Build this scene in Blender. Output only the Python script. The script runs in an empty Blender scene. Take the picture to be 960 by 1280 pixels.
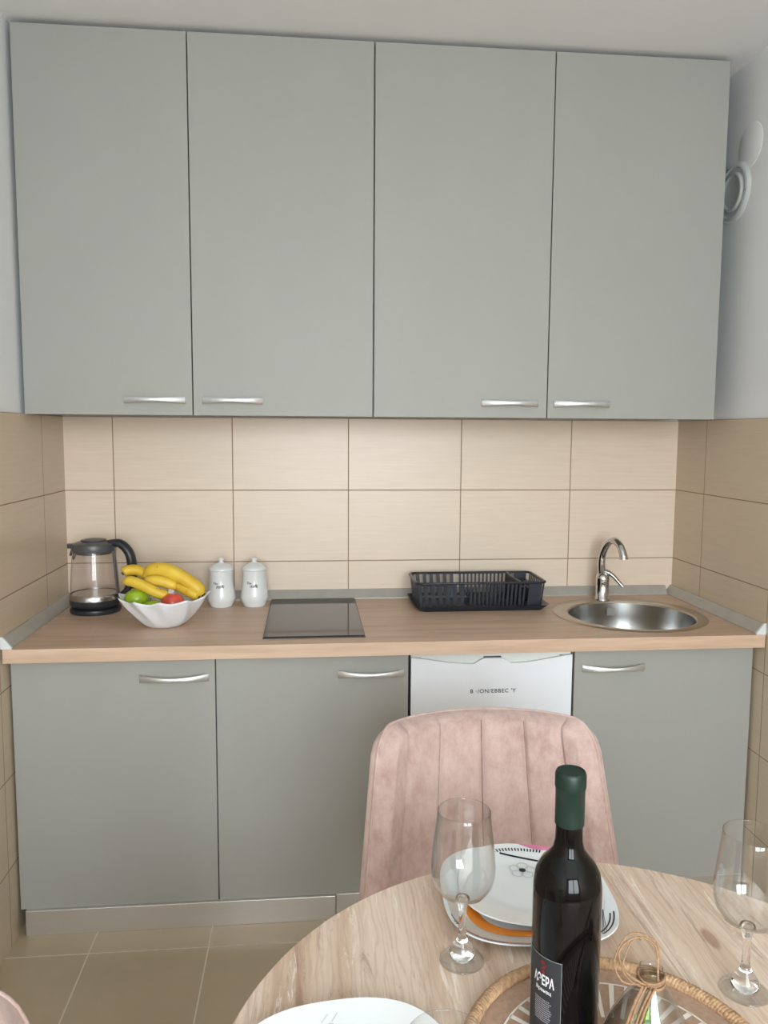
import bpy, bmesh, math, random
from mathutils import Vector, Matrix
random.seed(4)
PI = math.pi
sc = bpy.context.scene
col = sc.collection

def s2l(c):
    return tuple(((x/255)/12.92 if x/255 <= .04045 else ((x/255+.055)/1.055)**2.4) for x in c) + (1,)

# ------------------------------------------------------------------ node helpers
class NT:
    def __init__(s, name):
        s.m = bpy.data.materials.new(name); s.m.use_nodes = True
        s.t = s.m.node_tree; s.b = s.t.nodes['Principled BSDF']; s.tc = s.n('ShaderNodeTexCoord')
    def n(s, kind, **k):
        x = s.t.nodes.new(kind)
        for a, v in k.items(): setattr(x, a, v)
        return x
    def l(s, a, b): s.t.links.new(a, b)
    def put(s, sock, v):
        if hasattr(v, 'is_output'): s.l(v, sock)
        else: sock.default_value = v
    def math(s, op, a, b=None, c=None):
        x = s.n('ShaderNodeMath', operation=op)
        s.put(x.inputs[0], a)
        if b is not None: s.put(x.inputs[1], b)
        if c is not None: s.put(x.inputs[2], c)
        return x.outputs[0]
    def vec(s, scale=(1, 1, 1), rot=(0, 0, 0), loc=(0, 0, 0)):
        x = s.n('ShaderNodeMapping'); s.l(s.tc.outputs['Object'], x.inputs[0])
        x.inputs['Scale'].default_value = scale; x.inputs['Rotation'].default_value = rot; x.inputs['Location'].default_value = loc
        return x.outputs[0]
    def noise(s, v, scale=5, detail=4, rough=.5, dist=0):
        x = s.n('ShaderNodeTexNoise'); s.l(v, x.inputs['Vector'])
        x.inputs['Scale'].default_value = scale; x.inputs['Detail'].default_value = detail
        x.inputs['Roughness'].default_value = rough; x.inputs['Distortion'].default_value = dist
        return x.outputs[0]
    def ramp(s, f, stops):
        x = s.n('ShaderNodeValToRGB'); s.l(f, x.inputs[0]); e = x.color_ramp.elements
        while len(e) < len(stops): e.new(.5)
        for q, (p, c) in zip(e, stops): q.position = p; q.color = c if len(c) == 4 else s2l(c)
        return x.outputs[0]
    def mix(s, f, a, b, mode='MIX'):
        x = s.n('ShaderNodeMix', data_type='RGBA', blend_type=mode)
        s.put(x.inputs[0], f); s.put(x.inputs[6], a); s.put(x.inputs[7], b)
        return x.outputs[2]
    def bump(s, h, strength=.3, dist=.002):
        x = s.n('ShaderNodeBump'); s.l(h, x.inputs['Height']); x.inputs['Strength'].default_value = strength; x.inputs['Distance'].default_value = dist
        s.l(x.outputs[0], s.b.inputs['Normal'])

def mat(name, rgb, rough=.5, metal=0, spec=.5, var=.06, nscale=(20, 20, 20), bump=0, coat=0, trans=0, ior=1.45, sheen=0):
    s = NT(name); c = s2l(rgb)
    f = s.noise(s.vec(nscale), 1, 3)
    lo = tuple(x*(1-var) for x in c[:3])+(1,); hi = tuple(min(1, x*(1+var)) for x in c[:3])+(1,)
    s.l(s.ramp(f, [(.3, lo), (.7, hi)]), s.b.inputs['Base Color'])
    s.b.inputs['Roughness'].default_value = rough; s.b.inputs['Metallic'].default_value = metal
    s.b.inputs['Specular IOR Level'].default_value = spec; s.b.inputs['Coat Weight'].default_value = coat
    s.b.inputs['Transmission Weight'].default_value = trans; s.b.inputs['IOR'].default_value = ior
    s.b.inputs['Sheen Weight'].default_value = sheen
    if bump: s.bump(f, bump, .001)
    return s.m

def tile_mat(name, axis, off_h, off_z, base, grout, gw=.0032):
    s = NT(name)
    sp = s.n('ShaderNodeSeparateXYZ'); s.l(s.tc.outputs['Object'], sp.inputs[0])
    if axis == 'F':
        a, b, ah, bh, oa, ob = sp.outputs[0], sp.outputs[1], .323, .323, off_h, off_z
    else:
        a, b, ah, bh, oa, ob = sp.outputs[axis], sp.outputs[2], .4, .2505, off_h, off_z
    u = s.math('DIVIDE', s.math('SUBTRACT', a, oa), ah); v = s.math('DIVIDE', s.math('SUBTRACT', b, ob), bh)
    du = s.math('MULTIPLY', s.math('PINGPONG', u, .5), ah); dv = s.math('MULTIPLY', s.math('PINGPONG', v, .5), bh)
    d = s.math('MINIMUM', du, dv)
    m = s.n('ShaderNodeMapRange'); s.l(d, m.inputs[0]); m.inputs[1].default_value = gw*.3; m.inputs[2].default_value = gw*.65
    k = m.outputs[0]
    cv = s.n('ShaderNodeCombineXYZ'); s.l(s.math('FLOOR', u), cv.inputs[0]); s.l(s.math('FLOOR', v), cv.inputs[1])
    wn = s.n('ShaderNodeTexWhiteNoise'); s.l(cv.outputs[0], wn.inputs[0])
    sc_ = (6, 6, 120) if axis != 'F' else (5, 5, 5)
    n1 = s.noise(s.vec(sc_), 1, 5, .6); n2 = s.noise(s.vec((4, 4, 6)), 1, 3)
    c = s2l(base); f = lambda g: tuple(min(1, x*g) for x in c[:3])+(1,)
    cc = s.ramp(n1, [(.25, f(.93)), (.75, f(1.07))])
    cc = s.mix(s.math('MULTIPLY', n2, .5), cc, f(.9))
    cc = s.mix(s.math('MULTIPLY', wn.outputs[0], .12), cc, f(.85))
    s.l(s.mix(k, s2l(grout), cc), s.b.inputs['Base Color'])
    s.l(s.math('SUBTRACT', .75, s.math('MULTIPLY', k, .75-(.33 if axis != 'F' else .22))), s.b.inputs['Roughness'])
    s.bump(k, .5, .0015)
    return s.m

def worktop_mat():
    s = NT('oak_laminate')
    n1 = s.noise(s.vec((2.2, 26, 26)), 1, 6, .6, .6); n2 = s.noise(s.vec((8, 160, 160)), 1, 4, .7)
    c = s.ramp(n1, [(.3, (190, 159, 135)), (.5, (211, 182, 157)), (.72, (221, 195, 171))])
    c = s.mix(s.math('MULTIPLY', n2, .3), c, s2l((170, 136, 112)))
    s.l(c, s.b.inputs['Base Color']); s.b.inputs['Roughness'].default_value = .42
    s.bump(n2, .15, .0006); return s.m

def table_mat():
    s = NT('driftwood_laminate'); r = (0, 0, math.radians(8))
    n1 = s.noise(s.vec((11, .9, 1), r), 1, 6, .62, .7)
    n2 = s.noise(s.vec((110, 4, 3), r, (3, 1, 0)), 1, 4, .7, .4)
    n3 = s.noise(s.vec((26, 2.6, 2), r, (7, 4, 0)), 1, 9, .82, 1.4)
    n4 = s.noise(s.vec((60, 5, 2), r, (1, 9, 0)), 1, 6, .75, 1.0)
    wv = s.n('ShaderNodeTexWave', wave_type='BANDS', bands_direction='X', wave_profile='SIN'); s.l(s.vec((1, .10, 1), r), wv.inputs[0])
    wv.inputs['Scale'].default_value = 34; wv.inputs['Distortion'].default_value = 14; wv.inputs['Detail'].default_value = 3; wv.inputs['Detail Scale'].default_value = 1.6
    c = s.ramp(n1, [(.30, (176, 146, 124)), (.42, (214, 188, 165)), (.56, (236, 217, 198)), (.68, (224, 200, 178)), (.8, (196, 166, 143))])
    ln_ = s.math('POWER', wv.outputs['Fac'], 5)
    c = s.mix(s.math('MULTIPLY', ln_, s.math('MULTIPLY', n3, .5)), c, s2l((166, 136, 116)))
    c = s.mix(s.math('MULTIPLY', s.math('SUBTRACT', 1, n2), .35), c, s2l((182, 156, 136)))
    k2 = s.n('ShaderNodeMapRange'); s.l(n3, k2.inputs[0]); k2.inputs[1].default_value = .47; k2.inputs[2].default_value = .39
    c = s.mix(s.math('MULTIPLY', k2.outputs[0], .6), c, s2l((160, 128, 108)))
    k = s.n('ShaderNodeMapRange'); s.l(s.math('MULTIPLY_ADD', n4, .6, s.math('MULTIPLY', n3, .4)), k.inputs[0]); k.inputs[1].default_value = .56; k.inputs[2].default_value = .60
    c = s.mix(s.math('MULTIPLY', k.outputs[0], .7), c, s2l((246, 236, 224)))
    vm = s.n('ShaderNodeVectorMath', operation='SUBTRACT'); s.l(s.tc.outputs['Object'], vm.inputs[0]); vm.inputs[1].default_value = (.203, .232, .75)
    mp = s.n('ShaderNodeMapping'); s.l(vm.outputs[0], mp.inputs[0]); mp.inputs['Scale'].default_value = (95, 36, 0); mp.inputs['Rotation'].default_value = r
    ln = s.n('ShaderNodeVectorMath', operation='LENGTH'); s.l(mp.outputs[0], ln.inputs[0])
    dd = s.math('ADD', ln.outputs[1], s.math('MULTIPLY', n4, 1.4))
    k3 = s.n('ShaderNodeMapRange'); s.l(dd, k3.inputs[0]); k3.inputs[1].default_value = 1.6; k3.inputs[2].default_value = 1.3
    c = s.mix(s.math('MULTIPLY', k3.outputs[0], s.math('MULTIPLY_ADD', n4, 1.3, .1)), c, s2l((158, 118, 102)))
    s.l(c, s.b.inputs['Base Color']); s.b.inputs['Roughness'].default_value = .4
    s.bump(n3, .12, .0005); return s.m

def fabric_mat():
    s = NT('pink_velvet')
    n1 = s.noise(s.vec((9, 9, 7)), 1, 4, .6); n2 = s.noise(s.vec((260, 260, 190)), 1, 3, .7); n3 = s.noise(s.vec((45, 45, 30)), 1, 4, .7)
    c = s.ramp(n1, [(.35, (170, 138, 130)), (.65, (200, 172, 163))])
    c = s.mix(s.math('MULTIPLY', n2, .5), c, s2l((158, 124, 118)))
    c = s.mix(s.math('MULTIPLY', s.math('SUBTRACT', n3, .3), 1.1), c, s2l((226, 205, 197)))
    s.l(c, s.b.inputs['Base Color']); s.b.inputs['Roughness'].default_value = .85
    s.b.inputs['Sheen Weight'].default_value = .35; s.bump(n2, .4, .001); return s.m

def glass_mat(name, tint=(1, 1, 1, 1)):
    s = NT(name); s.b.inputs['Base Color'].default_value = tint
    s.b.inputs['Transmission Weight'].default_value = 1; s.b.inputs['Roughness'].default_value = 0; s.b.inputs['IOR'].default_value = 1.45
    return s.m
def clear_mat(name, tint=(1, 1, 1, 1), refl=1.0):       # thin panes and thin walls: clear, with a true Fresnel reflection
    s = NT(name); t = s.n('ShaderNodeBsdfTransparent'); t.inputs[0].default_value = tint
    g = s.n('ShaderNodeBsdfGlossy'); g.inputs['Roughness'].default_value = .01
    f = s.n('ShaderNodeLayerWeight'); f.inputs['Blend'].default_value = .5
    fr = s.math('MULTIPLY_ADD', s.math('POWER', f.outputs['Facing'], 4.0), .92, .06)
    x = s.n('ShaderNodeMixShader'); s.l(s.math('MULTIPLY', fr, refl), x.inputs[0]); s.l(t.outputs[0], x.inputs[1]); s.l(g.outputs[0], x.inputs[2])
    s.l(x.outputs[0], s.t.nodes['Material Output'].inputs[0]); return s.m

def steel_mat(name, rgb, rough, scale):
    s = NT(name); n = s.noise(s.vec(scale), 1, 3, .7)
    s.l(s.ramp(n, [(.3, tuple(x*.93 for x in s2l(rgb)[:3])+(1,)), (.7, s2l(rgb))]), s.b.inputs['Base Color'])
    s.b.inputs['Metallic'].default_value = 1
    s.l(s.math('MULTIPLY_ADD', n, .1, rough-.05), s.b.inputs['Roughness'])
    s.b.inputs['Anisotropic'].default_value = .4
    return s.m

M = dict(
 paint=mat('white_wall_paint', (234, 235, 236), .9, var=.02, nscale=(3, 3, 3), bump=.05),
 ceil=mat('ceiling_paint', (238, 238, 238), .95, var=.02, nscale=(3, 3, 3)),
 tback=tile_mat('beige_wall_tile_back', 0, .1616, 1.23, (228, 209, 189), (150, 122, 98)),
 tleft=tile_mat('beige_wall_tile_left_shaded', 1, -.2166, 1.23, (209, 191, 166), (150, 122, 98)),  # same tile as the back wall, side-wall shade put into a darker base
 tright=tile_mat('beige_wall_tile_right_shaded', 1, -.2073, 1.23, (209, 191, 166), (150, 122, 98)),  # darker base again carries the shade from the light angle
 tfloor=tile_mat('beige_floor_tile', 'F', .218, -.662, (184, 166, 138), (214, 203, 182), .004),
 door=mat('grey_laminate', (161, 161, 155), .48, var=.015, nscale=(6, 6, 3), spec=.4),
 carc=mat('carcass_grey', (150, 151, 148), .6), dark=mat('dark_gap', (38, 38, 40), .8),
 oak=worktop_mat(), table=table_mat(), fabric=fabric_mat(),
 lath=mat('upstand_grey', (176, 172, 164), .4, metal=.25), cap=mat('white_end_cap', (214, 217, 218), .5),
 satin=mat('satin_nickel', (222, 223, 226), .38, metal=.85, var=.02),
 plinth=mat('brushed_plinth', (214, 210, 205), .3, metal=.75, var=.02, nscale=(3, 3, 160)),
 steel=mat('stainless', (186, 186, 184), .24, metal=1, var=.02, nscale=(8, 8, 8)),
 flange=steel_mat('stainless_flange', (200, 190, 176), .33, (90, 90, 90)),
 chrome=mat('chrome', (205, 205, 205), .06, metal=1, var=.01),
 hob=mat('black_hob_glass', (40, 37, 34), .07, var=.02, spec=.5), hobe=mat('hob_edge', (48, 46, 44), .3),
 white=mat('white_enamel', (234, 238, 244), .35, var=.01), white2=mat('white_trim_plastic', (224, 228, 224), .4, var=.01),
 ink=mat('dark_print', (60, 56, 58), .6), porc=mat('white_porcelain', (228, 229, 228), .12, var=.01, coat=.5),
 bowl=mat('white_ceramic', (232, 233, 236), .35, var=.01), kblack=mat('black_plastic', (44, 46, 50), .32, var=.05),
 kgrey=mat('grey_plastic', (80, 80, 82), .3), kgreyl=mat('dark_grey_plastic', (62, 62, 64), .35),
 rack=mat('navy_black_plastic', (36, 40, 50), .3, var=.08),
 rackl=mat('light_slat_plastic', (40, 44, 54), .35),
 ban=None, appleg=None, appler=None,
 stem=mat('brown_stem', (74, 52, 38), .8, var=.2), sticker=mat('pale_sticker', (205, 200, 190), .5),
 bglass=mat('dark_wine_glass', (9, 8, 9), .05, var=.1, spec=.28), capsule=mat('green_capsule', (10, 38, 31), .42, var=.08),
 label=mat('charcoal_label', (43, 43, 47), .55), white_ink=mat('white_ink', (225, 225, 225), .6), red_ink=mat('red_ink', (122, 32, 34), .6),
 grey_ink=mat('grey_ink', (128, 138, 138), .6), small_ink=mat('grey_small_ink', (150, 150, 156), .6),
 plate=mat('plate_glaze', (229, 233, 234), .12, var=.01, coat=.5), orange=mat('orange_glaze', (232, 140, 46), .2),
 pink=mat('pink_glaze', (214, 126, 160), .2), navy=mat('navy_glaze', (34, 36, 52), .25), taupe=mat('taupe_glaze', (196, 186, 178), .2),
 lgrey=mat('light_grey_glaze', (196, 202, 204), .2), orose=mat('rose_glaze', (176, 120, 112), .25),
 jute=mat('jute_rope', (182, 147, 112), .9, var=.25, nscale=(160, 160, 160), bump=.5),
 twine=mat('twine', (150, 118, 88), .9, var=.3, nscale=(300, 300, 300), bump=.5),
 matb=mat('brown_woven_mat', (168, 138, 116), .85, var=.12, nscale=(180, 180, 60), bump=.4), matw=mat('white_mat_stroke', (228, 220, 208), .7),
 moss=mat('green_moss', (128, 164, 62), .85, var=.35, nscale=(120, 120, 120)), blackm=mat('black_metal', (30, 30, 32), .4, metal=.6),
 glass=clear_mat('clear_glass', (.985, .99, .99, 1), 1.3), solid=glass_mat('solid_glass'), thin=clear_mat('thin_clear_glass'), smoke=clear_mat('smoked_thin_glass', (.93, .91, .9, 1)),
 pane=clear_mat('window_glass', (.95, .97, .97, 1)), frame=mat('window_frame_white', (235, 235, 235), .4),
 vent=mat('vent_plastic', (196, 200, 200), .4), vd=mat('vent_disc_grey', (190, 194, 194), .35), seam=mat('dark_pink_seam', (112, 80, 76), .9),
)
def banana_mat():
    s = NT('banana_skin'); n = s.noise(s.vec((40, 40, 40)), 1, 5, .7); n2 = s.noise(s.vec((14, 14, 14)), 1, 2)
    c = s.ramp(n2, [(.3, (214, 172, 40)), (.7, (232, 198, 72))])
    k = s.n('ShaderNodeMapRange'); s.l(n, k.inputs[0]); k.inputs[1].default_value = .64; k.inputs[2].default_value = .72
    c = s.mix(k.outputs[0], c, s2l((150, 104, 40))); s.l(c, s.b.inputs['Base Color']); s.b.inputs['Roughness'].default_value = .45; return s.m
M['ban'] = banana_mat()
M['appleg'] = mat('green_apple_skin', (150, 178, 40), .28, var=.15, nscale=(25, 25, 25), coat=.2)
M['appler'] = mat('red_apple_skin', (206, 78, 66), .3, var=.35, nscale=(45, 45, 20), coat=.2)

# ------------------------------------------------------------------ mesh helpers
def link(name, me, m, parent=None, smooth=False):
    o = bpy.data.objects.new(name, me); col.objects.link(o)
    for x in (m if isinstance(m, (list, tuple)) else [m]): me.materials.append(M[x] if isinstance(x, str) else x)
    if parent is not None: o.parent = parent
    if smooth:
        for p in me.polygons: p.use_smooth = True
    return o
def fin(name, bm, m, parent=None, smooth=False, angle=None, loc=None):
    bmesh.ops.recalc_face_normals(bm, faces=bm.faces)
    if loc is not None: bmesh.ops.translate(bm, verts=bm.verts, vec=loc)
    me = bpy.data.meshes.new(name); 
    if angle is not None:
        for f in bm.faces: f.smooth = True
        for e in bm.edges:
            if len(e.link_faces) == 2 and e.calc_face_angle(0) > math.radians(angle): e.smooth = False
    bm.to_mesh(me); bm.free()
    return link(name, me, m, parent, smooth)
def box(bm, lo, hi, bev=0, mi=0):
    v = [bm.verts.new((x, y, z)) for x in (lo[0], hi[0]) for y in (lo[1], hi[1]) for z in (lo[2], hi[2])]
    fs = [bm.faces.new([v[i] for i in q]) for q in ((0, 1, 3, 2), (4, 6, 7, 5), (0, 4, 5, 1), (2, 3, 7, 6), (0, 2, 6, 4), (1, 5, 7, 3))]
    for f in fs: f.material_index = mi
    if bev:
        es = list({e for f in fs for e in f.edges})
        r = bmesh.ops.bevel(bm, geom=es, offset=bev, segments=2, affect='EDGES', profile=.5)
        for f in r['faces']: f.material_index = mi
def B(): return bmesh.new()
def lathe(bm, prof, n=32, c=(0, 0, 0), close=True, mi=0, fx=None):
    rings = []
    for r, z in prof:
        if r < 1e-6: rings.append([bm.verts.new((c[0], c[1], c[2]+z))]); continue
        ring = []
        for i in range(n):
            a = 2*PI*i/n; x, y, zz = r*math.cos(a), r*math.sin(a), z
            if fx: x, y, zz = fx(a, r, z)
            ring.append(bm.verts.new((c[0]+x, c[1]+y, c[2]+zz)))
        rings.append(ring)
    for A, Bq in zip(rings, rings[1:]):
        for i in range(n):
            j = (i+1) % n
            if len(A) == 1 and len(Bq) == 1: break
            if len(A) == 1: f = bm.faces.new((A[0], Bq[i], Bq[j]))
            elif len(Bq) == 1: f = bm.faces.new((A[i], Bq[0], A[j]))
            else: f = bm.faces.new((A[i], Bq[i], Bq[j], A[j]))
            f.material_index = mi
    if close:
        for R in (rings[0], rings[-1]):
            if len(R) > 2: bm.faces.new(R).material_index = mi
def catmull(pts, k=8, closed=False):
    P = [Vector(p) for p in pts]; out = []; n = len(P)
    rng = range(n) if closed else range(n-1)
    for i in rng:
        a = P[(i-1) % n] if closed or i > 0 else P[0]; b = P[i]; c = P[(i+1) % n]
        d = P[(i+2) % n] if closed or i+2 < n else P[-1]
        for j in range(k):
            t = j/k; out.append(.5*((2*b)+(c-a)*t+(2*a-5*b+4*c-d)*t*t+(3*b-a-3*c+d)*t**3))
    if not closed: out.append(P[-1])
    return out
def tube(bm, pts, rad, n=12, closed=False, sx=1.0, caps=True, mi=0):
    P = [Vector(p) for p in pts]; m = len(P); rings = []; up = None
    for i in range(m):
        t = (P[(i+1) % m]-P[i-1]) if closed else (P[min(i+1, m-1)]-P[max(i-1, 0)])
        t.normalize()
        if up is None:
            up = Vector((0, 0, 1)) if abs(t.z) < .9 else Vector((0, 1, 0))
        up = (up-t*up.dot(t)).normalized(); side = t.cross(up)
        r = rad(i/(m-1)) if callable(rad) else rad
        rings.append([bm.verts.new(P[i]+side*(r*sx*math.cos(2*PI*k/n))+up*(r*math.sin(2*PI*k/n))) for k in range(n)])
    for i in range(m if closed else m-1):
        A, C = rings[i], rings[(i+1) % m]
        for k in range(n): bm.faces.new((A[k], A[(k+1) % n], C[(k+1) % n], C[k])).material_index = mi
    if caps and not closed:
        bm.faces.new(rings[0]); bm.faces.new(rings[-1])
def prism(bm, poly, f0, f1, mi=0):      # poly of 2-D points; f0/f1 map to 3-D at the two ends
    a = [bm.verts.new(f0(p)) for p in poly]; b = [bm.verts.new(f1(p)) for p in poly]; n = len(poly)
    bm.faces.new(a).material_index = mi; bm.faces.new(b[::-1]).material_index = mi
    for i in range(n): bm.faces.new((a[i], b[i], b[(i+1) % n], a[(i+1) % n])).material_index = mi
def thing(name, label, cat, loc=(0, 0, 0), rz=0, group=None):
    o = bpy.data.objects.new(name, None); col.objects.link(o); o.empty_display_size = .05
    o.location = loc; o.rotation_euler = (0, 0, rz); tag(o, label, cat, group); return o
def tag(o, label, cat, group=None):
    o['label'] = label; o['category'] = cat
    if group: o['group'] = group
    return o
def struct(o): o['kind'] = 'structure'; return o
def dup(root, loc, rz=0, label=None):
    r = root.copy(); col.objects.link(r); r.location = loc; r.rotation_euler = (0, 0, rz)
    if label: r['label'] = label
    for ch in list(root.children):
        c = ch.copy(); col.objects.link(c); c.parent = r
        for g in list(ch.children):
            d = g.copy(); col.objects.link(d); d.parent = c
    return r
def text_mesh(txt, size, fn, m, name, parent, shear=0, ext=0, spacing=1.0, sx=1.0):
    cu = bpy.data.curves.new(name, 'FONT'); cu.body = txt; cu.size = size; cu.align_x = 'CENTER'; cu.align_y = 'CENTER'
    cu.shear = shear; cu.space_character = spacing; cu.resolution_u = 3; cu.offset = ext
    t = bpy.data.objects.new('tmp', cu); col.objects.link(t)
    dg = bpy.context.evaluated_depsgraph_get(); me = bpy.data.meshes.new_from_object(t.evaluated_get(dg))
    bpy.data.objects.remove(t); bpy.data.curves.remove(cu)
    me.materials.clear()
    for v in me.vertices: v.co = Vector(fn(v.co.x*sx, v.co.y))
    return link(name, me, m, parent)

# ------------------------------------------------------------------ room
W, FZ, CZ, YB, TT = 2.159, .006, 2.566, -4.6, 1.4805
bm = B(); box(bm, (-.15, YB-.15, -.1), (W+.15, .12, FZ)); struct(fin('floor', bm, 'tfloor'))
bm = B(); box(bm, (-.15, YB-.15, CZ), (W+.15, .12, CZ+.1)); struct(fin('ceiling', bm, 'ceil'))
bm = B(); box(bm, (0, .008, FZ), (W, .12, CZ), mi=0); box(bm, (0, 0, FZ), (W, .008, TT), mi=1); struct(fin('wall_back', bm, ['paint', 'tback']))
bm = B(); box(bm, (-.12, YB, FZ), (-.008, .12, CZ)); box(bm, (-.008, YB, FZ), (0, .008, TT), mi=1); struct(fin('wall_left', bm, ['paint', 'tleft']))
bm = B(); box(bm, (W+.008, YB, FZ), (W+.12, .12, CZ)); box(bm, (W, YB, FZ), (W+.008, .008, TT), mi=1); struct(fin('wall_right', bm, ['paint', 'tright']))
wx0, wx1, wz0, wz1 = .3, 2.0, .7, 2.42
bm = B()
box(bm, (-.12, YB-.12, FZ), (wx0, YB, CZ)); box(bm, (wx1, YB-.12, FZ), (W+.12, YB, CZ)); box(bm, (wx0, YB-.12, FZ), (wx1, YB, wz0)); box(bm, (wx0, YB-.12, wz1), (wx1, YB, CZ))
struct(fin('wall_front', bm, 'paint'))
bm = B(); fw = .06; yy = (YB-.09, YB-.03); xm = (wx0+wx1)/2
box(bm, (wx0, yy[0], wz0), (wx0+fw, yy[1], wz1)); box(bm, (wx1-fw, yy[0], wz0), (wx1, yy[1], wz1)); box(bm, (wx0+fw, yy[0], wz0), (wx1-fw, yy[1], wz0+fw)); box(bm, (wx0+fw, yy[0], wz1-fw), (wx1-fw, yy[1], wz1)); box(bm, (xm-.05, yy[0], wz0+fw), (xm+.05, yy[1], wz1-fw))
win = struct(fin('window_1', bm, 'frame'))
for a, b in ((wx0+fw, xm-.05), (xm+.05, wx1-fw)):
    bm = B(); box(bm, (a, YB-.063, wz0+fw), (b, YB-.057, wz1-fw)); fin('pane', bm, 'pane', win)

# ------------------------------------------------------------------ handle
def handle(parent, cx, y, z, L, bow=.026, e=.0112, c=.0058):
    bm = B(); n = 20; rings = []
    for i in range(n+1):
        t = -1+2*i/n; h = c+(e-c)*abs(t)**1.6; th = .0028+.002*t*t
        yc = y-.004-bow*(1-abs(t)**2.2)
        ring = []
        for k in range(10):
            a = 2*PI*k/10; ca, sa = math.cos(a), math.sin(a)
            ring.append(bm.verts.new((cx+t*L/2, yc-th*(abs(ca)**.6)*(1 if ca > 0 else -1), z+h*(abs(sa)**.6)*(1 if sa > 0 else -1))))
        rings.append(ring)
    for A, C in zip(rings, rings[1:]):
        for k in range(10): bm.faces.new((A[k], A[(k+1) % 10], C[(k+1) % 10], C[k]))
    bm.faces.new(rings[0]); bm.faces.new(rings[-1])
    for s in (-1, 1): box(bm, (cx+s*(L/2-.006)-.005, y-.005, z-e*.8), (cx+s*(L/2-.006)+.005, y, z+e*.8), .001)
    return fin('handle', bm, 'satin', parent, angle=50)

# ------------------------------------------------------------------ upper cabinets
YU, ZUB, ZUT = -.3716, 1.4785, 2.552
def upper(x0, x1, doors, label):
    r = thing('wall_cabinet', label, 'cabinet', (0, 0, ZUB), 0, 'grey wall cabinets')
    o = lambda z: z-ZUB
    bm = B(); y0 = YU+.019; y1 = -.001 if False else 0.0
    box(bm, (x0, y0, o(ZUB+.004)), (x0+.018, 0, o(ZUT))); box(bm, (x1-.018, y0, o(ZUB+.004)), (x1, 0, o(ZUT)))
    box(bm, (x0+.018, y0, o(ZUB+.004)), (x1-.018, 0, o(ZUB+.022))); box(bm, (x0+.018, y0, o(ZUT-.018)), (x1-.018, 0, o(ZUT)))
    box(bm, (x0+.018, -.008, o(ZUB+.022)), (x1-.018, 0, o(ZUT-.018)))
    for _, _, _ in [(0, 0, 0)]: box(bm, ((x0+x1)/2-.4, y0+.02, o(2.0)), ((x0+x1)/2+.4, -.008, o(2.018)))
    fin('body', bm, 'carc', r)
    for a, b, hc in doors:
        bm = B(); box(bm, (a+.0016, YU, o(ZUB)), (b-.0016, YU+.018, o(ZUT)), .0012)
        d = fin('door', bm, 'door', r); handle(d, hc, YU, o(1.523), .176)
    return r
upper(.004, 1.016, [(.004, .4838, .375), (.4838, 1.0165, .6)], 'grey two-door wall cabinet on the left, above kettle and fruit bowl')
upper(1.0175, 2.095, [(1.0175, 1.5538, 1.436), (1.5538, 2.095, 1.662)], 'grey two-door wall cabinet on the right, above dish rack and sink')

# ------------------------------------------------------------------ base cabinets
YD, ZDB, ZDT = -.5599, .0795, .806
def base(x0, x1, hc, label):
    r = thing('base_cabinet', label, 'cabinet', (0, 0, FZ), 0, 'grey base cabinets'); bm = B(); y0 = YD+.019
    zb, zt, yb = ZDB-FZ, ZDT-FZ+.003, 0
    for a in (x0, x1-.018): box(bm, (a, y0, zb), (a+.018, yb, zt))
    box(bm, (x0+.018, y0, zb), (x1-.018, yb, zb+.018)); box(bm, (x0+.018, -.006, zb+.018), (x1-.018, yb, zt))
    box(bm, (x0+.018, y0, zt-.09), (x1-.018, y0+.018, zt))
    for fx in (x0+.05, x1-.05):
        for fy in (-.42, -.08): lathe(bm, [(.018, 0), (.022, .006), (.016, .01), (.016, zb)], 12, (fx, fy, 0))
    fin('body', bm, 'carc', r)
    bm = B(); box(bm, (x0+.0016, YD, zb), (x1-.0016, YD+.018, ZDT-FZ-.002), .0012); d = fin('door', bm, 'door', r)
    handle(d, hc, YD, .745-FZ, .19)
base(.005, .5597, .446, 'grey base cabinet at the left end, below the kettle')
base(.5597, 1.108, .998, 'grey base cabinet between left-end cabinet and small white fridge')
base(1.5975, 2.152, 1.716, 'grey base cabinet under the round sink, right of the fridge')
bm = B(); box(bm, (.022, -.5695, FZ), (.897, -.5695+.015, .0795), .001)
o = tag(fin('plinth', bm, 'plinth'), 'brushed metal plinth strip along the floor under the grey base cabinets', 'plinth')
bm = B(); box(bm, (.8985, -.5605, FZ), (2.15, -.5605+.015, .0793), .001)
o = tag(fin('plinth', bm, 'plinth'), 'plinth strip set slightly back, running behind the pink chair', 'plinth')

# ------------------------------------------------------------------ fridge
r = thing('mini_fridge', 'small white undercounter fridge behind the pink chair', 'fridge', (0, 0, FZ))
fx0, fx1 = 1.1145, 1.592; z = lambda q: q-FZ
bm = B(); box(bm, (fx0+.004, -.50, z(.095)), (fx1-.004, -.03, z(.795)), .003)
for a in (fx0+.05, fx1-.05):
    for b in (-.46, -.08): lathe(bm, [(.018, z(FZ)), (.018, z(.1))], 12, (a, b, 0))
fin('body', bm, 'white', r)
bm = B(); box(bm, (fx0, -.548, z(.757)), (fx1, -.5, z(.796)), .003); fin('top_trim', bm, 'white2', r)
P = [(fx0, .09)]
P += [(fx1, .09), (fx1, .786)]
xm = 1.354
def scoop(s):
    pts = []
    for i in range(15):
        t = i/14; x = 1-t   # from outer edge inward
        pts.append((t, .786-.022*(math.sin(min(1, t/.86)*PI/2)**1.3) if t < .86 else .764+.0165*((t-.86)/.14)**.7))
    return [(xm+s*(.024+(.238-.024)*(1-t)), q) for t, q in pts]
P += [(x, q) for x, q in scoop(1)][1:] + [(x, q) for x, q in reversed(scoop(-1))][:-1] + [(fx0, .786)]
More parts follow.
